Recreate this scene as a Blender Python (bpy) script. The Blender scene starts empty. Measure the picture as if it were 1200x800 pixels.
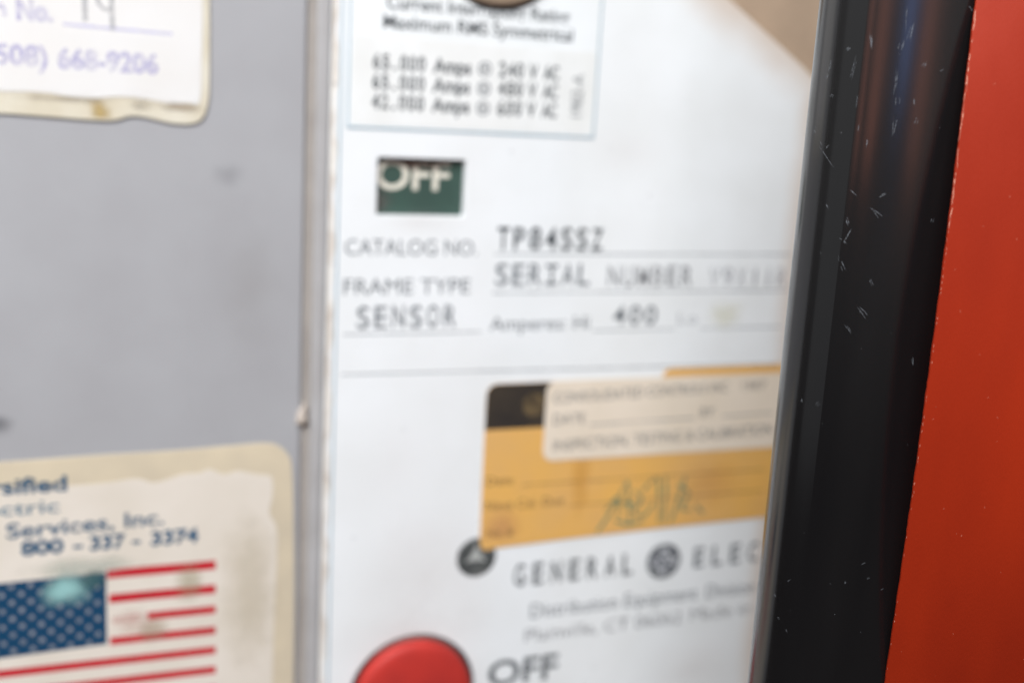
import bpy, bmesh, math, random
from mathutils import Vector, Matrix
random.seed(7)
MM = 0.001
sc = bpy.context.scene
COL = sc.collection

# ------------------------------------------------------------------ camera
CAM = Vector((-0.10109, -0.26675, 0.06037))
FWD = Vector((0.34671, 0.91484, -0.20704)).normalized()
RIGHT = Vector((0.93772, -0.34320, 0.05382))
RIGHT = (RIGHT - FWD * RIGHT.dot(FWD)).normalized()
UP = RIGHT.cross(FWD)
cd = bpy.data.cameras.new('camera')
cam = bpy.data.objects.new('camera', cd)
COL.objects.link(cam)
cam.matrix_world = Matrix(((RIGHT.x, UP.x, -FWD.x, CAM.x), (RIGHT.y, UP.y, -FWD.y, CAM.y),
                           (RIGHT.z, UP.z, -FWD.z, CAM.z), (0, 0, 0, 1)))
cd.sensor_width = 36.0
cd.lens = 39.93
cd.clip_start = 0.01
cd.clip_end = 50
cd.dof.use_dof = True
cd.dof.focus_distance = 0.160
cd.dof.aperture_fstop = 13.4
cd.dof.aperture_blades = 0
sc.camera = cam

# ------------------------------------------------------------------ world and lamps
w = bpy.data.worlds.new('World')
sc.world = w
w.use_nodes = True
nt = w.node_tree
bg = nt.nodes['Background']
tc = nt.nodes.new('ShaderNodeTexCoord')
sp = nt.nodes.new('ShaderNodeSeparateXYZ')
rp = nt.nodes.new('ShaderNodeValToRGB')
mp = nt.nodes.new('ShaderNodeMapRange')
mp.inputs['From Min'].default_value = -1
nt.links.new(tc.outputs['Generated'], sp.inputs[0])
nt.links.new(sp.outputs['Z'], mp.inputs['Value'])
nt.links.new(mp.outputs[0], rp.inputs[0])
rp.color_ramp.elements[0].position = 0.36      # floor of the hall, dark
rp.color_ramp.elements[0].color = (0.065, 0.050, 0.046, 1)
rp.color_ramp.elements[1].position = 0.62      # walls and ceiling, pale
rp.color_ramp.elements[1].color = (0.50, 0.49, 0.485, 1)
nt.links.new(rp.outputs[0], bg.inputs[0])
bg.inputs[1].default_value = 0.62


def area_lamp(name, loc, target, sx, sy, power, color):
    l = bpy.data.lights.new(name, 'AREA')
    l.shape = 'RECTANGLE'
    l.size, l.size_y = sx, sy
    l.energy = power
    l.color = color
    o = bpy.data.objects.new(name, l)
    COL.objects.link(o)
    o.location = loc
    d = Vector(target) - Vector(loc)
    o.rotation_euler = d.to_track_quat('-Z', 'Y').to_euler()
    return o


area_lamp('ceiling_lamp', (-0.42, -0.62, 0.72), (0.0, -0.03, 0.03), 0.5, 0.5, 18.9, (0.955, 0.98, 1.0))
area_lamp('added_left_lamp', (-1.6, -0.35, 0.15), (0.0, -0.1, 0.05), 1.2, 1.3, 0.85, (0.92, 0.96, 1.0))  # unseen lamp added at left to grey the post's left face
# unseen lamps added so the glossy post mirrors warm and blue upright streaks
area_lamp('streak_lamp_warm', (-0.70, -1.99, 0.42), (0.02, -0.12, 0.05), 0.16, 0.9, 0.65, (1.0, 0.36, 0.24))
area_lamp('streak_lamp_blue', (-0.33, -2.09, 0.55), (0.02, -0.12, 0.05), 0.16, 0.9, 0.95, (0.28, 0.45, 1.0))
area_lamp('streak_lamp_warm_far', (-0.05, -2.12, 0.42), (0.02, -0.12, 0.05), 0.16, 0.9, 0.75, (1.0, 0.36, 0.22))

sc.view_settings.view_transform = 'Standard'
sc.view_settings.look = 'None'
sc.view_settings.exposure = 0
sc.view_settings.gamma = 1
sc.view_settings.use_curve_mapping = False


# ------------------------------------------------------------------ materials
def new_mat(name):
    m = bpy.data.materials.new(name)
    m.use_nodes = True
    t = m.node_tree
    return m, t, t.nodes['Principled BSDF']


def surf(name, col, col2=None, scale=60, rough=0.5, rough2=None, spec=0.5, bump=0.0, bscale=800, detail=4,
         lo=0.35, hi=0.7, stretch=(1, 1, 1)):
    """plain surface with a mottled second colour, uneven gloss and fine relief"""
    m, t, b = new_mat(name)
    N = t.nodes
    co = N.new('ShaderNodeTexCoord')
    mpg = N.new('ShaderNodeMapping')
    mpg.inputs['Scale'].default_value = stretch
    t.links.new(co.outputs['Object'], mpg.inputs[0])
    b.inputs['Specular IOR Level'].default_value = spec
    b.inputs['Roughness'].default_value = rough
    b.inputs['Base Color'].default_value = (*col, 1)
    if col2 or rough2 is not None:
        n = N.new('ShaderNodeTexNoise')
        n.inputs['Scale'].default_value = scale
        n.inputs['Detail'].default_value = detail
        t.links.new(mpg.outputs[0], n.inputs['Vector'])
        r = N.new('ShaderNodeMapRange')
        r.inputs['From Min'].default_value = lo
        r.inputs['From Max'].default_value = hi
        t.links.new(n.outputs['Fac'], r.inputs['Value'])
        if col2:
            mx = N.new('ShaderNodeMix')
            mx.data_type = 'RGBA'
            mx.inputs['A'].default_value = (*col, 1)
            mx.inputs['B'].default_value = (*col2, 1)
            t.links.new(r.outputs[0], mx.inputs['Factor'])
            t.links.new(mx.outputs['Result'], b.inputs['Base Color'])
        if rough2 is not None:
            q = N.new('ShaderNodeMapRange')
            q.inputs['To Min'].default_value = rough
            q.inputs['To Max'].default_value = rough2
            t.links.new(r.outputs[0], q.inputs['Value'])
            t.links.new(q.outputs[0], b.inputs['Roughness'])
    if bump:
        n2 = N.new('ShaderNodeTexNoise')
        n2.inputs['Scale'].default_value = bscale
        n2.inputs['Detail'].default_value = 5
        t.links.new(mpg.outputs[0], n2.inputs['Vector'])
        bp = N.new('ShaderNodeBump')
        bp.inputs['Strength'].default_value = bump
        bp.inputs['Distance'].default_value = 0.0002
        t.links.new(n2.outputs['Fac'], bp.inputs['Height'])
        t.links.new(bp.outputs[0], b.inputs['Normal'])
    return m


def ink(name, col, cover=0.9, wear=0.35, scale=500, rough=0.5):
    """printed or typed ink: patchy cover over the paper below"""
    m, t, b = new_mat(name)
    N = t.nodes
    b.inputs['Base Color'].default_value = (*col, 1)
    b.inputs['Roughness'].default_value = rough
    b.inputs['Specular IOR Level'].default_value = 0.2
    co = N.new('ShaderNodeTexCoord')
    n = N.new('ShaderNodeTexNoise')
    n.inputs['Scale'].default_value = scale
    n.inputs['Detail'].default_value = 3
    t.links.new(co.outputs['Object'], n.inputs['Vector'])
    r = N.new('ShaderNodeMapRange')
    r.inputs['From Min'].default_value = 0.3
    r.inputs['From Max'].default_value = 0.6
    r.inputs['To Min'].default_value = max(0, cover - wear)
    r.inputs['To Max'].default_value = cover
    t.links.new(n.outputs['Fac'], r.inputs['Value'])
    t.links.new(r.outputs[0], b.inputs['Alpha'])
    return m


def stain(name, col, cx, cz, rx, rz, strength=0.8, scale=150, soft=0.6):
    """a stain with a soft uneven outline round (cx, cz), given in millimetres"""
    m, t, b = new_mat(name)
    N = t.nodes
    b.inputs['Base Color'].default_value = (*col, 1)
    b.inputs['Roughness'].default_value = 0.6
    b.inputs['Specular IOR Level'].default_value = 0.2
    co = N.new('ShaderNodeTexCoord')
    mpg = N.new('ShaderNodeMapping')
    mpg.vector_type = 'POINT'
    mpg.inputs['Location'].default_value = (-cx / rx, 0, -cz / rz)
    mpg.inputs['Scale'].default_value = (1000.0 / rx, 0, 1000.0 / rz)
    t.links.new(co.outputs['Object'], mpg.inputs[0])
    ln = N.new('ShaderNodeVectorMath')
    ln.operation = 'LENGTH'
    t.links.new(mpg.outputs[0], ln.inputs[0])
    n = N.new('ShaderNodeTexNoise')
    n.inputs['Scale'].default_value = scale
    n.inputs['Detail'].default_value = 4
    t.links.new(co.outputs['Object'], n.inputs['Vector'])
    ad = N.new('ShaderNodeMath')
    ad.operation = 'MULTIPLY_ADD'
    ad.inputs[1].default_value = 0.9
    t.links.new(n.outputs['Fac'], ad.inputs[0])
    t.links.new(ln.outputs['Value'], ad.inputs[2])
    r = N.new('ShaderNodeMapRange')
    r.interpolation_type = 'SMOOTHSTEP'
    r.inputs['From Min'].default_value = 1.42
    r.inputs['From Max'].default_value = 1.42 - 1.6 * soft
    r.inputs['To Max'].default_value = strength
    t.links.new(ad.outputs[0], r.inputs['Value'])
    t.links.new(r.outputs[0], b.inputs['Alpha'])
    return m


M = {}
M['white'] = surf('white_enamel', (0.80, 0.815, 0.825), (0.745, 0.755, 0.755), 45, 0.34, 0.45, 0.4, 0.05, 900)
M['worn_edge'] = surf('worn_cream_edge', (0.78, 0.74, 0.68), (0.50, 0.42, 0.35), 160, 0.6)
M['grey'] = surf('grey_paint', (0.375, 0.373, 0.385), (0.34, 0.334, 0.345), 38, 0.42, 0.55, 0.35, 0.12, 1400)
M['taupe'] = surf('taupe_channel', (0.36, 0.325, 0.295), (0.30, 0.27, 0.245), 90, 0.7)  # mottled taupe for the channel and backing sheet
M['strip'] = surf('grey_strip', (0.42, 0.41, 0.41), (0.36, 0.345, 0.34), 80, 0.5)
M['tan'] = surf('tan_moulding', (0.42, 0.305, 0.215), (0.35, 0.255, 0.18), 70, 0.5, 0.65, 0.4, 0.2, 500)
M['tan_edged'] = None
M['label'] = surf('label_paper', (0.79, 0.81, 0.82), (0.74, 0.755, 0.75), 60, 0.5)
M['strip_paper'] = surf('insert_paper', (0.78, 0.785, 0.775), (0.72, 0.72, 0.70), 90, 0.55)
M['gap_shade'] = surf('gap_shade_near_black', (0.035, 0.03, 0.03), None, rough=0.7)
M['green'] = surf('green_flag', (0.040, 0.080, 0.064), (0.035, 0.065, 0.054), 120, 0.5)
M['cream_ink'] = ink('cream_letters', (0.74, 0.70, 0.60), 1.0, 0.15)
M['red_button'] = surf('red_plastic', (0.46, 0.034, 0.026), (0.37, 0.026, 0.021), 110, 0.5, 0.65, 0.28, 0.1, 700)
M['rivet'] = surf('dark_rivet', (0.06, 0.065, 0.065), (0.13, 0.135, 0.13), 260, 0.35, 0.55)
M['rivet_light'] = surf('worn_rivet_centre', (0.45, 0.46, 0.44), (0.25, 0.26, 0.25), 300, 0.4)
M['paper1'] = surf('white_sticker', (0.715, 0.70, 0.685), (0.69, 0.665, 0.64), 60, 0.55)
M['paper1_old'] = surf('aged_sticker', (0.66, 0.615, 0.51), (0.56, 0.49, 0.36), 70, 0.6)
M['paper2'] = surf('cream_paper', (0.70, 0.635, 0.56), (0.64, 0.575, 0.49), 55, 0.6)
M['paper2_old'] = surf('aged_border', (0.64, 0.545, 0.395), (0.52, 0.445, 0.335), 60, 0.6, lo=0.3, hi=0.75)
M['yellow'] = surf('yellow_sticker', (0.74, 0.41, 0.105), (0.66, 0.385, 0.145), 60, 0.5, lo=0.3, hi=0.75)
M['paper3'] = surf('cream_sticker', (0.76, 0.66, 0.545), (0.71, 0.61, 0.49), 70, 0.55)
M['header'] = surf('black_header', (0.028, 0.023, 0.020), (0.05, 0.038, 0.026), 120, 0.5)
M['flag_blue'] = ink('flag_blue', (0.006, 0.050, 0.115), 0.97, 0.1, 300)
M['flag_red'] = ink('flag_red', (0.50, 0.016, 0.028), 1.0, 0.15, 260)
M['flag_red_pale'] = ink('flag_red_pale', (0.6, 0.12, 0.12), 0.28, 0.25, 260)
M['star'] = ink('star_white', (0.36, 0.37, 0.40), 0.75, 0.3, 700)
M['ink_dark'] = ink('black_ink', (0.05, 0.06, 0.07), 0.86, 0.32)
M['ink_mid'] = ink('grey_ink', (0.10, 0.115, 0.135), 0.85, 0.3)
M['ink_faint'] = ink('worn_ink', (0.13, 0.13, 0.145), 0.68, 0.45, 350)
M['ink_pale'] = ink('pale_ink', (0.24, 0.24, 0.28), 0.5, 0.35, 350)
M['ink_line'] = ink('ruled_ink', (0.28, 0.30, 0.32), 0.62, 0.3, 120)
M['ink_bluegrey'] = ink('blue_grey_ink', (0.26, 0.40, 0.48), 0.9, 0.3, 150)
M['ink_purple'] = ink('purple_ink', (0.40, 0.37, 0.66), 0.5, 0.34, 300)
M['ink_purple_line'] = ink('purple_rule', (0.52, 0.50, 0.78), 0.6, 0.3, 300)
M['pencil'] = ink('pencil', (0.42, 0.42, 0.44), 0.6, 0.3, 300)
M['ink_teal'] = ink('teal_blue_ink', (0.015, 0.085, 0.17), 0.95, 0.3, 300)
M['ink_teal2'] = ink('pale_teal_blue_ink', (0.06, 0.16, 0.25), 0.9, 0.3, 300)
M['ink_brown'] = ink('brown_ink', (0.13, 0.085, 0.045), 0.85, 0.35, 300)
M['ink_brown_line'] = ink('brown_rule', (0.26, 0.17, 0.07), 0.55, 0.4, 200)
M['pen_green'] = ink('green_pen', (0.10, 0.25, 0.18), 0.75, 0.4, 220)
M['chip'] = surf('bare_filler', (0.52, 0.45, 0.39), (0.45, 0.39, 0.34), 500, 0.7)
M['red_panel'] = surf('red_paint', (0.270, 0.0200, 0.0054), (0.215, 0.0145, 0.0040), 75, 0.46, 0.62, 0.07, 0.14, 4200, stretch=(1, 1, 0.3))
M['black'] = surf('black_gloss', (0.004, 0.004, 0.0045), (0.007, 0.0068, 0.007), 55, 0.13, 0.26, 0.5, 0.02, 700,
                  stretch=(1, 1, 0.12))
M['black'].node_tree.nodes['Principled BSDF'].inputs['IOR'].default_value = 1.72
M['scuff'] = ink('pale_scuff', (0.30, 0.32, 0.35), 0.22, 0.22, 3000)
M['scuff_soft'] = ink('dull_scuff', (0.22, 0.24, 0.28), 0.32, 0.30, 2500)
M['dust'] = ink('dust', (0.34, 0.35, 0.37), 0.6, 0.5, 4000)
M['chipped'] = ink('chipped_paint', (0.70, 0.33, 0.23), 0.65, 0.6, 1800)
M['fleck'] = ink('pale_fleck', (0.75, 0.30, 0.20), 0.55, 0.4, 2500)


def tan_edged_plate():
    """white enamel that turns tan towards its right-hand edge and its cut corner"""
    m = surf('tan_edged_enamel', (0.80, 0.815, 0.825), (0.745, 0.755, 0.755), 45, 0.34, 0.45, 0.4, 0.05, 900)
    t = m.node_tree
    N = t.nodes
    b = N['Principled BSDF']
    src = b.inputs['Base Color'].links[0].from_socket
    co = N.new('ShaderNodeTexCoord')
    sx = N.new('ShaderNodeSeparateXYZ')
    t.links.new(co.outputs['Object'], sx.inputs[0])
    n = N.new('ShaderNodeTexNoise')
    n.inputs['Scale'].default_value = 70
    n.inputs['Detail'].default_value = 4
    t.links.new(co.outputs['Object'], n.inputs['Vector'])

    def math_(op, a, bb):
        q = N.new('ShaderNodeMath')
        q.operation = op
        for i, s in enumerate((a, bb)):
            if isinstance(s, (int, float)):
                q.inputs[i].default_value = s
            else:
                t.links.new(s, q.inputs[i])
        return q.outputs[0]
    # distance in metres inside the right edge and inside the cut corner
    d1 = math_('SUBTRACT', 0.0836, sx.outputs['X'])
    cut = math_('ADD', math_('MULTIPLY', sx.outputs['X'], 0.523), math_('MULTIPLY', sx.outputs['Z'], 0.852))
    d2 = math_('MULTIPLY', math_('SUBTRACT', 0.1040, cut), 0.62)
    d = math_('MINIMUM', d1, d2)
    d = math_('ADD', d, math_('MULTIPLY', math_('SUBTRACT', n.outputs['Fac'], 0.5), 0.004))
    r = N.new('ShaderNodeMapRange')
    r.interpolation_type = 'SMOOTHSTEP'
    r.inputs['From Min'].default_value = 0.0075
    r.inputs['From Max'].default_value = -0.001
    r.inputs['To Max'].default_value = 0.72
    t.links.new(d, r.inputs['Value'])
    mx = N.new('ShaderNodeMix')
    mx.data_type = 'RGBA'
    mx.inputs['B'].default_value = (0.58, 0.45, 0.35, 1)  # tan mixed in towards the right edge and cut corner
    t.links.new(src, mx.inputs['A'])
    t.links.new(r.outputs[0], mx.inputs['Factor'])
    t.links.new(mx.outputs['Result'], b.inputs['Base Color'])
    return m


M['plate'] = tan_edged_plate()


# ------------------------------------------------------------------ builders (all sizes in millimetres)
def link(name, me, mat, parent=None, kind=None):
    o = bpy.data.objects.new(name, me)
    COL.objects.link(o)
    if mat is not None:
        me.materials.clear()
        me.materials.append(mat)
    if parent is not None:
        o.parent = parent
        if parent.type == 'EMPTY':
            o.matrix_parent_inverse = Matrix.Translation(-parent.location)
    if kind:
        o['kind'] = kind
    return o


def thing(name, label, cat, loc, group=None):
    o = bpy.data.objects.new(name, None)
    COL.objects.link(o)
    o.location = Vector(loc) * MM
    o.empty_display_size = 0.01
    o['label'] = label
    o['category'] = cat
    if group:
        o['group'] = group
    return o


def curve_mesh(cu):
    o = bpy.data.objects.new('tmp', cu)
    COL.objects.link(o)
    dg = bpy.context.evaluated_depsgraph_get()
    me = bpy.data.meshes.new_from_object(o.evaluated_get(dg))
    bpy.data.objects.remove(o)
    bpy.data.curves.remove(cu)
    return me


def smooth_loop(pts, n=5, closed=True):
    out = []
    L = len(pts)
    rng = range(L) if closed else range(L - 1)
    for i in rng:
        if closed:
            p0, p1, p2, p3 = (pts[(i + k) % L] for k in (-1, 0, 1, 2))
        else:
            p0, p1, p2, p3 = pts[max(i - 1, 0)], pts[i], pts[i + 1], pts[min(i + 2, L - 1)]
        for k in range(n):
            s = k / n
            out.append(tuple(0.5 * ((2 * b) + (c - a) * s + (2 * a - 5 * b + 4 * c - d) * s * s
                                    + (3 * b - a - 3 * c + d) * s ** 3) for a, b, c, d in zip(p0, p1, p2, p3)))
    if not closed:
        out.append(tuple(pts[-1]))
    return out


def rrect(x0, x1, z0, z1, r=0.0, n=6, skip=()):
    """counter-clockwise rounded rectangle; skip = corners kept square, of 'bl','br','tr','tl'"""
    out = []
    for key, cx, cz, sx, sz, a0 in (('bl', x0, z0, 1, 1, 180), ('br', x1, z0, -1, 1, 270),
                                    ('tr', x1, z1, -1, -1, 0), ('tl', x0, z1, 1, -1, 90)):
        if r <= 0 or key in skip:
            out.append((cx, cz))
            continue
        for k in range(n + 1):
            a = math.radians(a0 + 90 * k / n)
            out.append((cx + sx * r + r * math.cos(a), cz + sz * r + r * math.sin(a)))
    return out


def ring(cx, cz, r, n=64):
    return [(cx + r * math.cos(2 * math.pi * k / n), cz + r * math.sin(2 * math.pi * k / n)) for k in range(n)]


def plate(name, loops, y, t, bevel, mat, parent=None, kind=None):
    """slab facing -Y with its front face at y, thickness t; loops[0] outline, others holes"""
    cu = bpy.data.curves.new(name, 'CURVE')
    cu.dimensions = '2D'
    cu.fill_mode = 'BOTH'
    for lp in loops:
        s = cu.splines.new('POLY')
        s.points.add(len(lp) - 1)
        for p, q in zip(s.points, lp):
            p.co = (q[0], q[1], 0, 1)
        s.use_cyclic_u = True
    cu.extrude = max(t / 2 - bevel, 0.0001)
    if bevel:
        cu.bevel_depth = bevel
        cu.bevel_resolution = 2
        cu.offset = -bevel
    me = curve_mesh(cu)
    me.name = name
    for v in me.vertices:
        a, b, c = v.co
        v.co = (a * MM, (y + t / 2 - c) * MM, b * MM)
    me.update()
    for p in me.polygons:
        p.use_smooth = False
    return link(name, me, mat, parent, kind)


def flat(name, polys, y, mat, parent=None, kind=None):
    """flat print: list of polygons (x, z) at depth y, facing -Y"""
    vs, fs = [], []
    for p in polys:
        b = len(vs)
        vs += [(x * MM, y * MM, z * MM) for x, z in p]
        fs.append(tuple(range(b, b + len(p))))
    me = bpy.data.meshes.new(name)
    me.from_pydata(vs, [], fs)
    me.update()
    return link(name, me, mat, parent, kind)


def rule(x0, x1, z0, z1, y, wd, mat, parent, name='ruled_line'):
    dx, dz = x1 - x0, z1 - z0
    L = math.hypot(dx, dz)
    nx, nz = -dz / L * wd / 2, dx / L * wd / 2
    return flat(name, [[(x0 - nx, z0 - nz), (x1 - nx, z1 - nz), (x1 + nx, z1 + nz), (x0 + nx, z0 + nz)]], y, mat, parent)


def stroke_polys(pts, wd, taper=0.0):
    """ribbon along a polyline as quads"""
    out = []
    n = len(pts)
    L = []
    for i in range(n):
        a, b = pts[max(i - 1, 0)], pts[min(i + 1, n - 1)]
        dx, dz = b[0] - a[0], b[1] - a[1]
        q = math.hypot(dx, dz) or 1
        s = i / (n - 1)
        h = wd / 2 * (1 - taper * abs(2 * s - 1) ** 2)
        L.append(((pts[i][0] - dz / q * h, pts[i][1] + dx / q * h), (pts[i][0] + dz / q * h, pts[i][1] - dx / q * h)))
    for i in range(n - 1):
        out.append([L[i][1], L[i + 1][1], L[i + 1][0], L[i][0]])
    return out


_glyph = {}


def glyph_mesh(s, bold=0.0):
    key = (s, bold)
    if key not in _glyph:
        cu = bpy.data.curves.new('t', 'FONT')
        cu.body = s
        cu.fill_mode = 'FRONT'
        cu.offset = bold
        cu.resolution_u = 4
        me = curve_mesh(cu)
        vs = [(v.co.x, v.co.y) for v in me.vertices]
        fs = [tuple(p.vertices) for p in me.polygons]
        bpy.data.meshes.remove(me)
        _glyph[key] = (vs, fs)
    return _glyph[key]


CAPH = None


def cap_h():
    global CAPH
    if CAPH is None:
        vs, _ = glyph_mesh('H')
        CAPH = max(v[1] for v in vs) - min(v[1] for v in vs)
    return CAPH


def text(s, x0, x1, z, cap, y, mat, parent, bold=0.0, shear=0.0, rot=0.0, zend=None):
    """proportional printed line; x0..x1 extent, z baseline, cap height"""
    vs, fs = glyph_mesh(s, bold)
    a, b = min(v[0] for v in vs), max(v[0] for v in vs)
    kx, kz = (x1 - x0) / (b - a), cap / cap_h()
    sl = 0 if zend is None else (zend - z) / (x1 - x0)
    P = []
    for vx, vz in vs:
        px, pz = (vx - a) * kx + shear * vz * kz, vz * kz
        pz += px * sl
        if rot:
            c, q = math.cos(rot), math.sin(rot)
            px, pz = px * c - pz * q, px * q + pz * c
        P.append(((x0 + px) * MM, y * MM, (z + pz) * MM))
    me = bpy.data.meshes.new('text_line')
    me.from_pydata(P, [], fs)
    me.update()
    return link('text_line', me, mat, parent)


def typed(s, x0, x1, z, cap, y, mat, parent, fill=0.72, bold=0.01, jitter=0.12):
    """typewriter line: one pitch for every character"""
    n = len(s)
    pitch = (x1 - x0) / (n - 1 + fill)
    V, F = [], []
    for i, ch in enumerate(s):
        if ch == ' ':
            continue
        cx = x0 + pitch * (i + fill / 2)
        jz = random.uniform(-jitter, jitter)
        kz = cap / cap_h()
        if ch == 'I':
            h, t, wd = cap / kz, 0.11, 0.5
            vs, fs = [], []
            for (a, b, c, d) in ((-wd / 2, wd / 2, 0, t), (-wd / 2, wd / 2, h - t, h), (-t / 2, t / 2, t, h - t)):
                k = len(vs)
                vs += [(a, c), (b, c), (b, d), (a, d)]
                fs.append((k, k + 1, k + 2, k + 3))
        elif ch == '@':
            vs, fs = [], []
            for q in stroke_polys([(0.32 + 0.32 * math.cos(k * 0.45), 0.3 + 0.34 * math.sin(k * 0.45)) for k in range(15)], 0.10) \
                    + stroke_polys([(0.32 + 0.12 * math.cos(k * 0.7), 0.3 + 0.14 * math.sin(k * 0.7)) for k in range(10)], 0.09):
                k = len(vs)
                vs += q
                fs.append((k, k + 1, k + 2, k + 3))
        else:
            vs, fs = glyph_mesh(ch, bold)
        a, b = min(v[0] for v in vs), max(v[0] for v in vs)
        wch = pitch * fill
        if ch in ".,:-'1":
            wch = min(wch, (b - a) * kz)
        kx = wch / (b - a)
        k = len(V)
        V += [((cx + (vx - (a + b) / 2) * kx) * MM, y * MM, (z + jz + vz * kz) * MM) for vx, vz in vs]
        F += [tuple(q + k for q in f) for f in fs]
    me = bpy.data.meshes.new('text_line')
    me.from_pydata(V, [], F)
    me.update()
    return link('text_line', me, mat, parent)


def lathe(name, cx, cz, prof, mat, parent, n=64, sx=1.0):
    """prof: (radius, y) from rim to centre, in millimetres"""
    bm = bmesh.new()
    rings = []
    for r, y in prof:
        if r <= 1e-6:
            rings.append([bm.verts.new((cx * MM, y * MM, cz * MM))])
        else:
            rings.append([bm.verts.new(((cx + r * math.cos(2 * math.pi * k / n)) * MM, y * MM,
                                        (cz + r * math.sin(2 * math.pi * k / n)) * MM)) for k in range(n)])
    for A, B in zip(rings, rings[1:]):
        for k in range(n):
            k2 = (k + 1) % n
            if len(B) == 1:
                bm.faces.new((A[k], A[k2], B[0]))
            else:
                bm.faces.new((A[k], A[k2], B[k2], B[k]))
    bmesh.ops.recalc_face_normals(bm, faces=bm.faces)
    me = bpy.data.meshes.new(name)
    bm.to_mesh(me)
    bm.free()
    for p in me.polygons:
        p.use_smooth = True
    return link(name, me, mat, parent)


def box(name, x0, x1, y0, y1, z0, z1, mat, parent=None, bevel=0.0):
    bm = bmesh.new()
    bmesh.ops.create_cube(bm, size=1)
    for v in bm.verts:
        v.co = ((x0 + x1) / 2 + v.co.x * (x1 - x0), (y0 + y1) / 2 + v.co.y * (y1 - y0), (z0 + z1) / 2 + v.co.z * (z1 - z0))
        v.co *= MM
    if bevel:
        bmesh.ops.bevel(bm, geom=bm.edges[:], offset=bevel * MM, segments=3, affect='EDGES', profile=0.5)
    me = bpy.data.meshes.new(name)
    bm.to_mesh(me)
    bm.free()
    return link(name, me, mat, parent)


# ================================================================== the grey cover and its edge
ZB, ZT = -150, 140
cover = thing('grey_cover', 'flat grey painted metal cover under the two stickers at left', 'cover', (-120, 3, ZB))
plate('cover_sheet', [rrect(-230, -53.6, ZB, ZT, 1.0)], 0, 3, 0.9, M['grey'], cover)
box('backing_sheet', -225, -48.4, 3.02, 6, ZB, ZT, M['taupe'], cover)
box('channel', -53.55, -51.45, 0.75, 3.0, ZB, ZT, M['taupe'], cover)
box('edge_strip', -51.4, -48.35, 0.35, 3.0, ZB, ZT, M['strip'], cover, 0.5)
flat('smudge', [[(-79, 34), (-63, 34), (-63, 47), (-79, 47)]], -0.02,
     stain('smudge_a', (0.18, 0.18, 0.19), -71, 40.4, 4.5, 4.2, 0.20, 260, 0.8), cover)
flat('smudge', [[(-132, -26), (-112, -26), (-112, -8), (-132, -8)]], -0.02,
     stain('smudge_b', (0.12, 0.12, 0.13), -121, -16.2, 4.5, 3.6, 0.40, 260, 0.7), cover)
flat('smudge', [[(-80, -20), (-54, -20), (-54, 30), (-80, 30)]], -0.025,
     stain('smudge_c', (0.36, 0.33, 0.29), -66, 14, 11, 20, 0.10, 120, 0.8), cover)

# a blob of bare filler on the cover's edge
bm = bmesh.new()
bmesh.ops.create_icosphere(bm, subdivisions=3, radius=1)
for v in bm.verts:
    c = v.co
    k = 1 + 0.18 * math.sin(5 * c.x + 3 * c.z) + 0.12 * math.sin(7 * c.z + 2 * c.y)
    taper = 1.0 - 0.45 * c.z
    v.co = ((-53.4 + c.x * 1.25 * taper * k + 0.4 * c.z) * MM, (-0.1 + c.y * 0.8 * k) * MM, (-16.9 + c.z * 3.1) * MM)
me = bpy.data.meshes.new('filler_blob')
bm.to_mesh(me)
bm.free()
for p in me.polygons:
    p.use_smooth = True
o = link('filler_blob', me, M['chip'])
o['label'] = 'small pale lump stuck on the right edge of the grey cover'
o['category'] = 'paint lump'

# ================================================================== tan housing behind the white plate
hs = thing('breaker_housing', 'tan moulded housing showing past the cut corner of white plate', 'housing', (20, 30, ZB))
plate('body', [rrect(-48.2, 150, ZB, ZT, 3)], 2.56, 40, 1.5, M['tan'], hs)

# ================================================================== white plate with its print
BTN = (-22.9, -96.0)
TBT = (-8.4, 99.0)
WIN = (-36.5, -14.5, 31.8, 45.5)
np_ = thing('nameplate', 'white enamelled nameplate with catalog number and maker name', 'nameplate', (16, 2.5, ZB + 10))
outline = [(-48.1, ZB + 10), (87, ZB + 10), (87, 60), (86, 65), (83.4, 70.0), (78.4, 73.6), (54.8, 88.6), (36.6, 99.8), (36, ZT - 10), (-48.1, ZT - 10)]
plate('plate_sheet', [outline, rrect(*WIN, 0.6)[::-1], ring(*BTN, 17.4)[::-1], ring(*TBT, 17.9)[::-1]],
      0, 2.5, 0.25, M['plate'], np_)
flat('worn_edge', [[(-48.0, ZB + 12), (-46.75, ZB + 12)] + [(-46.75 + 0.35 * math.sin(z * 0.31) + 0.22 * math.sin(z * 0.83), z)
                                                         for z in range(ZB + 14, ZT - 12, 2)] + [(-48.0, ZT - 12)]],
     -0.03, M['worn_edge'], np_)
Y = -0.035
rule(-45.75, -45.75, ZB + 14, ZT - 14, Y, 0.42, M['ink_bluegrey'], np_, 'border_line')
text('CATALOG NO.', -43.9, -10.6, 22.2, 3.7, Y, M['ink_mid'], np_)
text('FRAME TYPE', -44.0, -12.0, 12.6, 3.7, Y, M['ink_mid'], np_)
typed('TP84SSZ', -5.4, 23.6, 23.8, 5.5, Y, M['ink_dark'], np_, fill=0.74, bold=0.022)
typed('SERIAL', -5.4, 20.6, 14.6, 5.5, Y, M['ink_mid'], np_, fill=0.74)
typed('NUMBER', 25.8, 50.8, 14.2, 5.3, Y, M['ink_faint'], np_, fill=0.76)
typed('V9X11R', 56.0, 80.5, 13.9, 5.2, Y, M['ink_pale'], np_, fill=0.74)
typed('SENSOR', -40.6, -15.4, 4.2, 5.4, Y, M['ink_mid'], np_, fill=0.70)
text('Amperes: Hi', -6.2, 21.4, 2.9, 3.5, Y, M['ink_mid'], np_)
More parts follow.
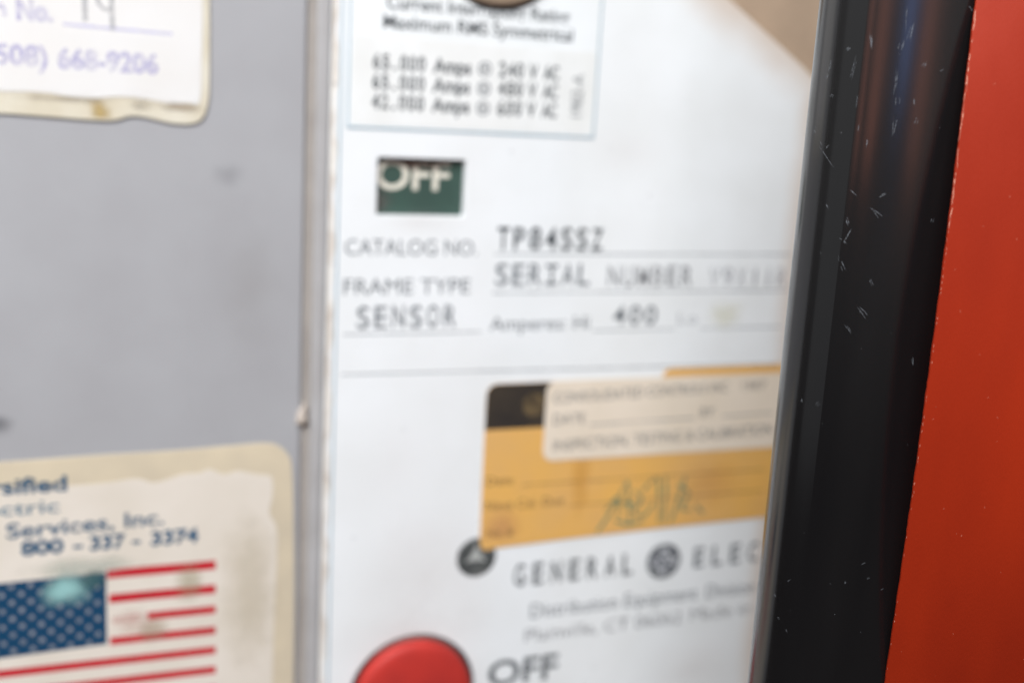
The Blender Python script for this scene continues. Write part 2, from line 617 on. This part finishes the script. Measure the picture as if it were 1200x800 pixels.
typed('400', 28.2, 41.0, 3.9, 5.0, Y, M['ink_mid'], np_, fill=0.74)
text('Lo', 47.6, 53.4, 3.7, 3.2, Y, M['ink_pale'], np_)
rule(-6, 81, 22.6, 22.9, Y, 0.40, M['ink_line'], np_)
rule(-6, 81, 12.7, 12.7, Y, 0.40, M['ink_line'], np_)
rule(-43.9, -8.5, 2.7, 2.7, Y, 0.40, M['ink_line'], np_)
rule(22.5, 46.5, 2.4, 2.4, Y, 0.36, M['ink_line'], np_)
rule(54.5, 80, 2.4, 2.4, Y, 0.36, M['ink_line'], np_)
rule(-44.1, 81, -7.3, -8.2, Y, 0.42, M['ink_line'], np_)
flat('stain', [[(52, -2), (72, -2), (72, 13), (52, 13)]], Y - 0.01,
     stain('yellow_stain', (0.70, 0.66, 0.46), 62, 6, 7.5, 6, 0.30, 200, 0.6), np_)
for (cx, cz, rx, rz, st) in ((-23, -78, 30, 12, 0.20), (-26, 30, 13, 4, 0.16), (-20, -62, 26, 26, 0.22), (28, 49, 14, 10, 0.12), (-30, -30, 16, 22, 0.10), (62, -100, 24, 14, 0.2)):
    flat('stain', [[(cx - rx * 1.4, cz - rz * 1.4), (cx + rx * 1.4, cz - rz * 1.4), (cx + rx * 1.4, cz + rz * 1.4),
                    (cx - rx * 1.4, cz + rz * 1.4)]], -0.012 - 0.002 * abs(cx) / 30,
         stain('faint_grime', (0.66, 0.58, 0.54), cx, cz, rx, rz, st, 90, 0.9), np_)
# small dark specks of dirt
for (px, pz, r) in ((-3, 48, .35), (36, 38, .3), (24, 50, .28), (-28, -22, .3), (8, -3, .25), (-40, -50, .35), (-10, -75, .3), (30, -95, .35), (-46.9, 20, .5), (-47.2, 62, .45)):
    flat('dirt_speck', [[(px + r * math.cos(a * 1.05) * random.uniform(.6, 1.2), pz + r * math.sin(a * 1.05) * random.uniform(.6, 1.2))
                         for a in range(6)]], Y, M['ink_pale'], np_)
# maker's line
typed('GENERAL', 4.3, 39.9, -67.7, 6.0, Y, M['ink_dark'], np_, fill=0.60, bold=0.02, jitter=0.0)
typed('ELEC', 59.3, 80.6, -67.6, 5.8, Y, M['ink_mid'], np_, fill=0.56, bold=0.02, jitter=0.0)
text('Distribution Equipment', 9.8, 61.5, -77.6, 4.0, Y, M['ink_mid'], np_)
text('Division', 64.5, 80.6, -77.6, 4.0, Y, M['ink_mid'], np_)
text('Plainville, CT 06062', 8.6, 57.0, -84.5, 3.6, Y, M['ink_faint'], np_)
text('Made in', 60.0, 80.0, -84.2, 3.6, Y, M['ink_faint'], np_)
text('OFF', -1.6, 19.0, -96.6, 7.2, Y, M['ink_dark'], np_, bold=0.02)
# round emblem: ring, four curls on the rim and a script monogram
LX, LZ = 49.6, -64.8
pol = []
for k in range(40):
    a, b = 2 * math.pi * k / 40, 2 * math.pi * (k + 1) / 40
    pol.append([(LX + r * math.cos(q), LZ + r * math.sin(q)) for r, q in ((4.3, a), (5.3, a), (5.3, b), (4.3, b))])
em = flat('emblem', pol, Y, M['ink_dark'], np_)
pol = []
for k in range(4):
    a0 = math.radians(45 + 90 * k)
    pol += stroke_polys([(LX + r * math.cos(a0 + d), LZ + r * math.sin(a0 + d)) for r, d in
                         ((4.3, -0.55), (3.6, -0.3), (3.1, 0.0), (3.3, 0.3), (3.8, 0.35), (4.0, 0.1))], 0.75)
flat('emblem_curl', pol, Y - 0.003, M['ink_dark'], em)
pol = []
for pts in ([(0.4, 2.0), (-0.4, 2.6), (-1.6, 2.0), (-2.2, 0.4), (-1.8, -1.2), (-0.6, -1.4), (0.1, -0.2), (-0.8, 0.4), (-1.5, 0.0)],
            [(2.4, 1.4), (1.8, 2.3), (0.9, 1.7), (1.3, 0.7), (2.0, 0.5), (1.0, 0.3), (0.4, -0.8), (1.0, -1.9), (2.2, -1.6), (2.6, -0.8)]):
    pol += stroke_polys(smooth_loop([(LX + x, LZ + z) for x, z in pts], 4, False), 0.55)
flat('emblem_monogram', pol, Y - 0.006, M['ink_mid'], em)
flat('emblem_ground', [ring(LX, LZ, 4.35, 40)], Y + 0.01, M['ink_pale'], em)

# ================================================================== rating label at the top of the plate
rl = thing('rating_label', 'white paper label listing amps and volts inside thin blue border', 'label', (-12, -0.05, 52))
plate('label_paper', [rrect(-44.2, 18.9, 52.2, ZT - 12, 0.5), ring(*TBT, 18.2)[::-1]], -0.10, 0.07, 0.0, M['label'], rl)
plate('insert_strip', [rrect(-43.3, 18.2, 53.0, 73.2, 0.6)], -0.16, 0.05, 0.0, M['strip_paper'], rl)
Y = -0.19
for a in ((-44.0, -44.0, 52.3, ZT - 14), (18.8, 18.8, 52.3, ZT - 14)):
    rule(a[0], a[1], a[2], a[3], Y, 0.40, M['ink_bluegrey'], rl, 'border_line')
rule(-44.2, 19.0, 52.3, 52.3, Y - 0.004, 0.45, M['ink_bluegrey'], rl, 'border_line')
text('Current Interrupting Rating', -35.5, 10.3, 79.7, 2.9, Y, M['ink_dark'], rl, bold=0.015)
text('Maximum RMS Symmetrical', -36.2, 11.5, 75.3, 2.9, Y, M['ink_dark'], rl, bold=0.015)
for z_, a_, v_ in ((65.9, '65.000', '240'), (61.4, '65.000', '480'), (56.8, '42.000', '600')):
    typed(a_, -38.4, -25.8, z_, 3.3, Y, M['ink_dark'], rl, fill=0.80, bold=0.03, jitter=0.05)
    text('Amps', -23.8, -14.4, z_, 3.2, Y, M['ink_dark'], rl, bold=0.03)
    typed('@', -12.6, -9.2, z_ + 0.1, 3.0, Y, M['ink_mid'], rl, fill=0.9)
    typed(v_, -7.2, -0.9, z_, 3.3, Y, M['ink_dark'], rl, fill=0.80, bold=0.03, jitter=0.05)
    text('V', 0.5, 2.8, z_, 3.2, Y, M['ink_dark'], rl, bold=0.03)
    text('AC', 4.4, 8.4, z_, 3.2, Y, M['ink_dark'], rl, bold=0.03)
text('1982-A', 15.2, 25.6, 57.2, 2.9, Y, M['ink_mid'], rl, rot=math.pi / 2)

# ================================================================== green OFF flag in its window
fl = thing('indicator_flag', 'dark green indicator flag reading OFF in its small window', 'indicator', (-25, 2.5, 32))
plate('flag_plate', [rrect(WIN[0] + 0.05, WIN[1] - 0.05, WIN[2] + 0.05, WIN[3] - 0.05, 0.2)], 1.9, 0.6, 0.05, M['green'], fl)
Yf = 1.88
text('OFF', -36.6, -18.0, 38.0, 6.8, Yf, M['cream_ink'], fl, bold=0.018)
flat('dirt_and_shade', [[(-36.4, 32.3), (-30, 32.3), (-30, 40), (-36.4, 40)]], Yf - 0.01,
     stain('flag_dirt', (0.17, 0.155, 0.14), -35.5, 35, 4.5, 4.0, 0.55, 260, 0.6), fl)
flat('dirt_and_shade', [[(-36.4, 41), (-14.7, 41), (-14.7, 45.3), (-36.4, 45.3)]], Yf - 0.015,
     stain('flag_top_shade', (0.15, 0.09, 0.07), -27, 45.2, 13, 3.4, 0.85, 300, 0.6), fl)  # shade under the window's top edge, painted brown over the flag

# ================================================================== push buttons and rivet
rb = thing('push_button', 'round red push button at the lower edge of white plate', 'button', (BTN[0], 2.5, BTN[1] - 16))
lathe('gap_shade_ring', *BTN, [(17.35, 2.5), (17.35, 0.9), (17.0, 0.6), (15.6, 0.6), (15.4, 2.5)], M['gap_shade'], rb)  # near-black ring paints the shade in the gap round the button
lathe('cap', *BTN, [(15.9, 2.4), (15.9, -1.4), (15.8, -1.9), (15.5, -2.35), (14.9, -2.75), (14.0, -3.0), (12, -3.25), (8, -3.5), (4, -3.6), (0, -3.65)],
      M['red_button'], rb, 96)
tb = thing('knob', 'round tan knob at the top edge above the amps label', 'knob', (TBT[0], 2.5, TBT[1] - 17))
lathe('gap_shade_ring', *TBT, [(17.85, 2.5), (17.85, 0.9), (17.5, 0.5), (16.6, 0.5), (16.4, 2.5)], M['gap_shade'], tb)  # shadow gap round the knob, painted as a near-black ring
lathe('cap', *TBT, [(17.0, 2.4), (17.0, -0.6), (16.6, -1.3), (15.6, -1.7), (13.0, -1.9), (0, -1.9)], M['tan'], tb, 96)

rv = thing('rivet', 'dark round rivet under the corner of the yellow sticker', 'rivet', (-6.7, 0, -64))
lathe('head', -6.7, -58.4, [(5.5, 0), (5.4, -0.08), (5.0, -0.12), (0, -0.12)], M['rivet'], rv, 48)
star = []
for k in range(12):
    a = math.radians(90 + 30 * k)
    r = (3.6, 1.5, 1.5, 1.5)[k % 4]
    star.append((-6.9 + r * math.cos(a), -57.9 + r * math.sin(a)))
flat('centre', [star], -0.135, M['rivet_light'], rv)

# ================================================================== sticker with purple telephone number
s1 = thing('service_sticker', 'white sticker with purple phone number and wavy worn lower edge', 'sticker', (-100, 0, 52))
low = [(-170, 51.7), (-135, 52.0), (-118.3, 51.9), (-108.3, 51.6), (-99.7, 51.3), (-95.3, 51.5), (-92.3, 52.5), (-89.1, 52.4), (-83.7, 51.4),
       (-79.4, 51.4), (-76.9, 52.7), (-75.6, 56.4), (-75.3, 63), (-75.3, 80), (-75.3, 110)]
plate('backing', [smooth_loop(low, 5, False) + [(-170, 110)]], -0.55, 0.55, 0.12, M['paper1_old'], s1)
low2 = [(-169, 56.6), (-130, 56.3), (-118.1, 56.5), (-109.8, 56.7), (-104, 56.1), (-99.6, 56.0), (-94, 56.6), (-89, 56.4), (-83.7, 55.7), (-80, 56.0), (-77.8, 55.9),
        (-77.2, 58.5), (-77.1, 63.7), (-76.8, 78.2), (-76.8, 109)]
plate('face_paper', [smooth_loop(low2, 4, False) + [(-169, 109)]], -0.70, 0.14, 0.0, M['paper1'], s1)
for (cx, cz, rx, rz, c, st) in ((-98.4, 53.2, 3.0, 3.6, (0.50, 0.36, 0.14), 0.75), (-82, 55.0, 7, 1.3, (0.40, 0.32, 0.24), 0.6),
                                (-106, 55.6, 12, 0.9, (0.42, 0.36, 0.28), 0.55), (-90, 55.2, 3, 1.8, (0.48, 0.42, 0.34), 0.5)):
    flat('stain', [[(cx - 1.4 * rx, cz - 1.4 * rz), (cx + 1.4 * rx, cz - 1.4 * rz), (cx + 1.4 * rx, cz + 1.4 * rz), (cx - 1.4 * rx, cz + 1.4 * rz)]],
         -0.715, stain('sticker_stain', c, cx, cz, rx, rz, st, 300, 0.6), s1) if cz > 54.5 else \
        flat('stain', [[(cx - rx, 51.8), (cx + rx, 51.8), (cx + rx, 56), (cx - rx, 56)]], -0.562,
             stain('sticker_stain', c, cx, cz, rx, rz, st, 300, 0.6), s1)
Y = -0.72
text('Phone', -134, -116.2, 71.5, 3.9, Y, M['ink_purple'], s1, bold=0.05)
text('No.', -114.4, -107.3, 71.4, 3.9, Y, M['ink_purple'], s1, bold=0.05)
rule(-105.4, -83.2, 71.0, 70.5, Y, 0.55, M['ink_purple_line'], s1)
flat('handwriting', stroke_polys([(-101.0, 79.5), (-101.0, 75), (-100.9, 71.9)], 1.0)
     + stroke_polys([(-98.6, 79), (-98.3, 75.8), (-97.2, 74.6), (-95.8, 74.8)], 0.8) + stroke_polys([(-95.6, 80), (-95.6, 75), (-95.5, 70.4)], 0.9),
     Y - 0.005, M['pencil'], s1)
text('(508)', -120.6, -108.6, 62.1, 4.0, Y, M['ink_purple'], s1, bold=0.03)
text('668-9206', -106.6, -86.2, 61.9, 4.0, Y, M['ink_purple'], s1, bold=0.03)

# ================================================================== sticker with flag
s2 = thing('flag_sticker', 'cream sticker with a printed striped flag and aged tan border', 'sticker', (-90, 0, -120))
top = [(-170, -25.2), (-121, -24.9), (-100, -24.5), (-84.3, -24.4), (-70, -23.9), (-62.5, -23.7), (-59.3, -24.5), (-57.0, -26.7), (-55.9, -30), (-55.3, -42),
       (-54.7, -70), (-54.5, -125)]
plate('backing', [(smooth_loop(top, 5, False) + [(-170, -125)])[::-1]], -0.22, 0.22, 0.06, M['paper2_old'], s2)
top2 = [(-168, -31.6), (-121.3, -31.2), (-110.6, -31.5), (-98.6, -31.3), (-92, -30.7), (-88.2, -32.0), (-84, -31.0), (-81.4, -30.3), (-77.5, -30.2), (-75.5, -29.4),
        (-72.1, -31.0), (-69, -30.3), (-66.5, -30.9), (-63.5, -31.6), (-61.2, -32.0), (-60.4, -34), (-60.6, -38), (-61.2, -41.6), (-59.6, -45.1), (-59.2, -50.7), (-59.6, -64.2),
        (-59.9, -78.1), (-60.2, -124)]
plate('face_paper', [(smooth_loop(top2, 4, False) + [(-168, -124)])[::-1]], -0.30, 0.07, 0.0, M['paper2'], s2)
Y = -0.315
text('Diversified', -129.5 - 6.5, -107.2, -32.5, 3.5, Y, M['ink_teal'], s2, bold=0.03)
text('Electric', -129.5, -109.0, -37.6, 3.1, Y, M['ink_teal2'], s2, bold=0.01)
text('Services, Inc.', -120.3, -86.0, -43.2, 3.5, Y, M['ink_teal'], s2, bold=0.02, zend=-42.4)
for t_, a_, b_ in (('800', -117.4, -108.3), ('-', -106.2, -104.2), ('337', -102.6, -94.7), ('-', -93.2, -91.4), ('3374', -89.0, -78.1)):
    text(t_, a_, b_, -47.5, 3.3, Y, M['ink_teal'], s2, bold=0.04)
cn = flat('flag_canton', [[(-125.2, -72.5), (-99.3, -71.7), (-99.2, -53.5), (-125.0, -53.9)]], Y, M['flag_blue'], s2)
pol = []
for r_ in range(9):
    cols = 6
    for c_ in range(cols):
        x = -123.9 + (0 if r_ % 2 == 0 else 2.06) + c_ * 4.12
        z = -54.9 - r_ * 2.0
        pol.append([(x + rr * math.cos(math.radians(90 + 36 * k)), z + rr * math.sin(math.radians(90 + 36 * k)))
                    for k, rr in ((q, 0.85 if q % 2 == 0 else 0.45) for q in range(10))])
flat('stars', pol, Y - 0.006, M['star'], cn, 'stuff')
for i, (z, x0) in enumerate(((-53.9, -99.0), (-60.2, -98.6), (-65.6, -90.0), (-71.1, -98.6), (-76.4, -125.1), (-81.7, -125.1), (-87.0, -125.1), (-92.3, -125.1))):
    flat('flag_stripe', stroke_polys([(x0, z), (-90 if x0 < -91 else -86, z + 0.02), (-82, z), (-74.0, z)], 2.3 if i < 2 else 2.0), Y, M['flag_red'], s2)
flat('flag_stripe', stroke_polys([(-98.0, -65.7), (-90.2, -65.6)], 1.6), Y, M['flag_red_pale'], s2)
for (cx, cz, rx, rz, c, st) in ((-108.0, -57.0, 7.4, 5.6, (0.28, 0.50, 0.49), 0.95), (-102.0, -55.2, 4.2, 3.6, (0.06, 0.14, 0.15), 0.7),
                                (-105, -51.6, 17, 3.4, (0.48, 0.52, 0.46), 0.45), (-80.5, -57.5, 4.5, 7.0, (0.42, 0.37, 0.24), 0.38),
                                (-88.5, -69, 4.5, 4.5, (0.45, 0.34, 0.24), 0.42), (-94, -66.5, 6, 5, (0.66, 0.48, 0.42), 0.35), (-66, -62, 9, 26, (0.56, 0.49, 0.36), 0.3)):
    flat('stain', [[(cx - 1.4 * rx, cz - 1.4 * rz), (cx + 1.4 * rx, cz - 1.4 * rz), (cx + 1.4 * rx, cz + 1.4 * rz), (cx - 1.4 * rx, cz + 1.4 * rz)]],
         Y - 0.012 - 0.0004 * (cx + 120), stain('flag_stain', c, cx, cz, rx, rz, st, 180, 0.55), s2)

# ================================================================== yellow calibration sticker
s3 = thing('calibration_sticker', 'yellow sticker with black header and faded green pen marks', 'sticker', (37, 0, -57))
out = [(-4.2, -56.6), (-2.5, -56.2), (20, -55.3), (50, -54.6), (85, -53.9), (85, -8.4), (46.2, -8.5), (44.8, -9.3), (44.2, -11.0), (-3.5, -11.0), (-5.2, -11.6), (-6.2, -13.2), (-6.35, -16),
       (-6.2, -40), (-6.0, -54), (-5.6, -55.8)]
plate('sticker_paper', [out], -0.26, 0.12, 0.0, M['yellow'], s3)
Y = -0.275
flat('header_band', [[(-6.3, -23.3), (44, -23.3), (44, -11.05), (-3.5, -11.05), (-5.2, -11.65), (-6.15, -13.2), (-6.3, -16)]], Y, M['header'], s3)
flat('header_mark', [ring(7.0, -17, 3.2, 20)], Y - 0.006, ink('gold_mark', (0.26, 0.18, 0.09), 0.5, 0.4, 400), s3)
text('Date', -5.0, 2.4, -38.5, 2.3, Y, M['ink_brown'], s3)
rule(5, 80, -39.0, -39.4, Y, 0.38, M['ink_brown_line'], s3)
text('Next Cal. Due', -5.0, 17.4, -45.4, 2.5, Y, M['ink_brown'], s3)
rule(18.5, 80, -45.8, -45.8, Y, 0.38, M['ink_brown_line'], s3)
text('No. #', -4.2, 3.2, -53.0, 2.3, Y, M['ink_brown'], s3)
pol = []
for pts in ([(27.9, -54.2), (31, -49.5), (36.1, -40.0)], [(36.1, -40.0), (36.8, -46), (38.0, -53.1)], [(32.8, -46.9), (36, -46.4), (39.3, -46.9)],
            [(40.8, -43.3), (43, -41), (45.3, -39.8), (46.2, -46), (47.0, -53.0)], [(47.8, -39.0), (48.3, -46), (48.1, -53.1)],
            [(54.1, -39.4), (52.5, -46), (50.5, -53.3)], [(58.2, -48.3), (59.5, -50), (61.0, -51.1)], [(33, -51), (37, -52.5), (42, -52)], [(38.5, -43), (41, -46), (38.6, -49), (42, -50.5), (44.5, -47)], [(52, -42), (55.5, -45), (53.5, -49), (57, -50)], [(30, -48), (33.5, -44.5), (34, -50)]):
    pol.append(stroke_polys(smooth_loop(pts, 4, False), 0.85, 0.3))
for i, p in enumerate(pol):
    flat('pen_stroke', p, Y - 0.01 - 0.002 * i, M['pen_green'], s3)
for (cx, cz, rx, rz, c, st) in ((22, -38, 4, 13, (0.66, 0.36, 0.06), 0.35), (62, -42, 14, 10, (0.58, 0.29, 0.08), 0.22), (0, -50, 7, 8, (0.60, 0.33, 0.16), 0.4)):
    flat('stain', [[(cx - rx * 1.2, max(cz - rz * 1.2, -54.4)), (cx + rx * 1.2, max(cz - rz * 1.2, -54.4)), (cx + rx * 1.2, cz + rz * 1.2), (cx - rx * 1.2, cz + rz * 1.2)]]
         if cx > 5 else [[(-5.6, -54), (9, -54), (9, -40), (-5.6, -40)]], Y + 0.006, stain('yellow_wear', c, cx, cz, rx, rz, st, 120, 0.7), s3)

# cream inspection sticker stuck over it
s4 = thing('inspection_sticker', 'cream rounded sticker stuck over the top of the yellow one', 'sticker', (45, -0.26, -33))
plate('sticker_paper', [rrect(10.3, 84.6, -32.7, -10.8, 3.0, skip=('br', 'tr'))], -0.42, 0.13, 0.0, M['paper3'], s4)
Y = -0.435
text('CONSOLIDATED CONTROLS INC', 12.5, 65.0, -16.8, 2.7, Y, M['ink_mid'], s4, zend=-15.6)
text('1987', 69.5, 77.0, -15.5, 2.5, Y, M['ink_faint'], s4)
text('DATE', 12.8, 22.0, -22.7, 2.8, Y, M['ink_mid'], s4)
rule(23.3, 55, -23.2, -22.8, Y, 0.40, M['ink_line'], s4)
text('BY', 57.0, 61.3, -22.6, 2.6, Y, M['ink_mid'], s4)
rule(64, 80.5, -22.8, -22.4, Y, 0.36, M['ink_line'], s4)
text('INSPECTION, TESTING & CALIBRATION', 13.3, 80.8, -30.0, 2.9, Y, M['ink_mid'], s4, zend=-28.8)

# ================================================================== black upright post in front, at right
AZ = math.radians(38.0)
WV = Vector((math.sin(AZ), math.cos(AZ)))
EV = Vector((math.cos(AZ), -math.sin(AZ)))
POST = Vector((-1.97, -139.88))          # foot of the post in plan
SZ = 0.856                               # its profile is drawn larger than life


def front_v(u):
    """depth profile of the post's visible side, towards the viewer"""
    if u < -4.4:
        q = max(100 - (u + 2.2) ** 2, 0)
        return -7.555 + math.sqrt(q)
    s = u + 4.4
    return 2.16 - 0.10 * s - 0.0118 * s * s


def pworld(u, v, z):
    p = POST - SZ * v * WV + SZ * u * EV
    return Vector((p.x, p.y, 8.69 + SZ * z)) * MM


prof = []
for k in range(0, 49):                      # rounded nose, from the back round to the ridge
    a = math.radians(-45 + 122.2 * k / 48)
    prof.append((-2.2 - 10 * math.cos(a), -7.555 + 10 * math.sin(a)))
prof += [(-4.42, 2.20), (-4.3, 2.19)]
for k in range(1, 31):
    u = -4.3 + (13.2 + 4.3) * k / 30
    prof.append((u, front_v(u)))
prof += [(13.2, -14.63)]
Z0, Z1, NZ = -170.0, 200.0, 75
bm = bmesh.new()
grid = []
for j in range(NZ + 1):
    z = Z0 + (Z1 - Z0) * j / NZ
    grid.append([bm.verts.new(pworld(u, v, z)) for u, v in prof])
n = len(prof)
for j in range(NZ):
    for i in range(n):
        bm.faces.new((grid[j][i], grid[j][(i + 1) % n], grid[j + 1][(i + 1) % n], grid[j + 1][i]))
bm.faces.new(grid[0])
bm.faces.new(grid[-1][::-1])
bmesh.ops.recalc_face_normals(bm, faces=bm.faces)
me = bpy.data.meshes.new('moulding')
bm.to_mesh(me)
bm.free()
for p in me.polygons:
    p.use_smooth = len(p.vertices) == 4
me.set_sharp_from_angle(angle=math.radians(35))
post = thing('black_post', 'glossy black upright post with pale scratches beside the red panel', 'post', tuple(pworld(0, -4, Z0) / MM))
link('moulding', me, M['black'], post)


def scuffs(name, marks, mat, off=0.02):
    """tapered marks lying on the post: (u, z, length, width, angle, bend)"""
    vs, fs = [], []
    split = []
    for (u, z, L, wd, ang, bend) in marks:
        k = 1 if wd < 0.2 else random.choice((2, 3, 3))
        for _ in range(k):
            o_ = random.uniform(-0.42, 0.42) * wd if k > 1 else 0
            a = math.radians(ang)
            split.append((u - o_ * math.sin(a) + random.uniform(-.1, .1) * L * math.cos(a), z + o_ * math.cos(a) + random.uniform(-.1, .1) * L * math.sin(a),
                          L * random.uniform(0.5, 1.0), max(wd / (k + 0.6), 0.06) * random.uniform(0.6, 1.1), ang + random.uniform(-9, 9), bend))
    for (u, z, L, wd, ang, bend) in split:
        a = math.radians(ang)
        N_ = 9
        b = len(vs)
        for i in range(N_):
            s = i / (N_ - 1) - 0.5
            cu_, cz_ = u + L * s * math.cos(a) - bend * (0.25 - s * s) * math.sin(a), z + L * s * math.sin(a) + bend * (0.25 - s * s) * math.cos(a)
            h = wd / 2 * (1 - (2 * abs(s)) ** 2.2) * random.uniform(0.6, 1.2) + 0.008
            for sg in (-1, 1):
                uu, zz = cu_ - sg * h * math.sin(a), cz_ + sg * h * math.cos(a)
                vs.append(pworld(uu, front_v(min(uu, 12)) + off, zz))
        for i in range(N_ - 1):
            fs.append((b + 2 * i, b + 2 * i + 2, b + 2 * i + 3, b + 2 * i + 1))
    me_ = bpy.data.meshes.new(name)
    me_.from_pydata(vs, [], fs)
    me_.update()
    return link(name, me_, mat, post, 'stuff')


SCRATCH = [(-8.24,54.60,4.59,0.30,-51,0.10), (-9.28,56.37,1.08,0.27,-63,0.00), (-3.22,71.90,2.78,0.81,-79,0.10), (-6.64,70.94,0.85,0.54,48,0.00), (1.02,71.60,1.73,0.81,87,0.00), (4.53,69.15,1.22,0.81,67,0.00), (-9.11,68.26,1.82,0.41,91,0.00), (-9.35,66.69,1.02,0.41,75,0.00), (-8.34,63.83,0.76,0.41,65,0.00), (1.48,63.53,1.28,0.68,97,0.00), (3.99,63.41,1.02,0.68,97,0.00), (4.58,60.63,1.26,0.54,77,0.00), (-10.41,58.43,1.61,0.34,80,0.00), (-8.12,55.94,0.79,0.54,55,0.00), (-3.77,59.12,1.28,0.41,87,0.00), (-2.26,56.87,1.54,0.54,87,0.00), (-7.10,46.81,1.06,0.47,-53,0.00), (0.10,46.23,3.46,0.61,-41,0.25), (-3.97,44.88,2.15,0.68,-69,0.00), (-3.47,42.64,2.09,0.68,67,0.00), (-4.12,41.51,1.86,0.54,-36,0.00), (-3.88,38.14,3.53,0.47,-61,0.10), (0.70,35.36,1.23,0.68,-56,0.00), (-3.42,49.18,1.59,0.41,-46,0.00), (0.22,30.52,3.01,0.54,-46,0.20), (-1.70,27.88,2.19,0.41,-46,0.15), (8.83,45.67,0.91,0.54,78,0.00), (0.90,49.20,1.25,0.54,36,0.00), (7.35,68.43,0.84,0.54,35,0.00), (10.37,77.61,1.15,0.41,-44,0.00), (-7.76,14.87,1.03,0.41,86,0.00), (-5.21,14.87,0.89,0.41,60,0.00), (8.64,23.08,1.84,0.41,-78,0.00), (4.98,-11.66,1.08,0.27,32,0.00), (2.38,-15.19,0.73,0.41,69,0.00), (-8.63,-19.94,0.87,0.41,-58,0.00), (-6.57,-16.32,0.86,0.27,63,0.00), (-7.59,-23.72,0.50,0.34,29,0.00), (-6.05,-25.30,0.65,0.27,-49,0.00), (5.95,-14.20,0.69,0.27,48,0.00), (8.48,-16.09,0.67,0.27,36,0.00), (-4.33,62.95,2.81,0.41,90,0.00), (-5.54,68.03,3.79,0.41,89,0.00), (1.37,75.85,4.18,0.41,89,0.00), (2.13,73.65,2.96,0.68,87,0.00), (0.89,66.42,3.77,0.41,89,0.00), (1.47,59.42,3.32,0.54,89,0.00)]
tiny = [(random.uniform(-9, 10), random.uniform(-36, 78), random.uniform(0.1, 0.35), random.uniform(0.06, 0.13), random.uniform(0, 180), 0)
        for _ in range(15)]
if SCRATCH:
    scuffs('scratches', SCRATCH, M['scuff'])
scuffs('dust_specks', tiny, M['dust'], 0.03)

# ================================================================== red panel beside the post
rp_ = thing('red_panel', 'plain orange red painted panel at the right edge', 'panel', tuple(pworld(60, -3, Z0) / MM))
U0, TH = 10.75, 1.2


def vf(z):
    """the sheet bulges gently towards the viewer at mid height"""
    q = min(max(z, -110), 150) - 24.0
    return 6.6 - 0.33 * (math.sqrt(q * q + 55.0 ** 2) - 55.0)


bm = bmesh.new()
NZ2 = 400
rows = []
for j in range(NZ2 + 1):
    z = Z0 + (Z1 - Z0) * j / NZ2
    du = 0.03 * math.sin(z * 0.9) + 0.015 * math.sin(z * 4.3 + 1) + random.uniform(-0.018, 0.018)
    VF = vf(z)
    rows.append([bm.verts.new(pworld(U0 + du, VF - TH, z)), bm.verts.new(pworld(U0 + du, VF - 0.15, z)), bm.verts.new(pworld(U0 + du + 0.12, VF, z)),
                 bm.verts.new(pworld(110, VF, z)), bm.verts.new(pworld(110, VF - TH, z))])
for A, B in zip(rows, rows[1:]):
    for i in range(5):
        k = (i + 1) % 5
        bm.faces.new((A[i], A[k], B[k], B[i]))
bm.faces.new(rows[0])
bm.faces.new(rows[-1][::-1])
bmesh.ops.recalc_face_normals(bm, faces=bm.faces)
me = bpy.data.meshes.new('sheet')
bm.to_mesh(me)
bm.free()
link('sheet', me, M['red_panel'], rp_)


def panel_marks(name, marks, mat, off=0.012):
    vs, fs = [], []
    for (u, z, L, wd, ang) in marks:
        a = math.radians(ang)
        b = len(vs)
        N_ = 7
        for i in range(N_):
            t_ = 2 * math.pi * i / N_
            lu, lz = L / 2 * math.cos(t_) * random.uniform(0.6, 1.1), wd / 2 * math.sin(t_) * random.uniform(0.6, 1.1)
            vs.append(pworld(u + lu * math.cos(a) - lz * math.sin(a), vf(z + lu * math.sin(a) + lz * math.cos(a)) + off, z + lu * math.sin(a) + lz * math.cos(a)))
        fs.append(tuple(range(b, b + N_)))
    me_ = bpy.data.meshes.new(name)
    me_.from_pydata(vs, [], fs)
    me_.update()
    return link(name, me_, mat, rp_, 'stuff')


edge = []
z = 80.0
while z > -40:
    dens = 0.9 if z > 35 else (0.35 if z > 5 else 0.22)
    if random.random() < dens:
        edge.append((U0 + 0.17 + random.uniform(-0.05, 0.10), z, random.uniform(0.5, 2.6 if z > 45 else 0.7), random.uniform(0.06, 0.24 if z > 45 else 0.14), 90 + random.uniform(-7, 7)))
    z -= random.uniform(0.5, 1.4)
panel_marks('chipped_edge', edge, M['chipped'])
panel_marks('flecks', [(random.uniform(10.8, 34), random.uniform(-36, 78), random.uniform(0.12, 0.5), random.uniform(0.05, 0.13), random.uniform(40, 130))
                       for _ in range(36)], M['fleck'])
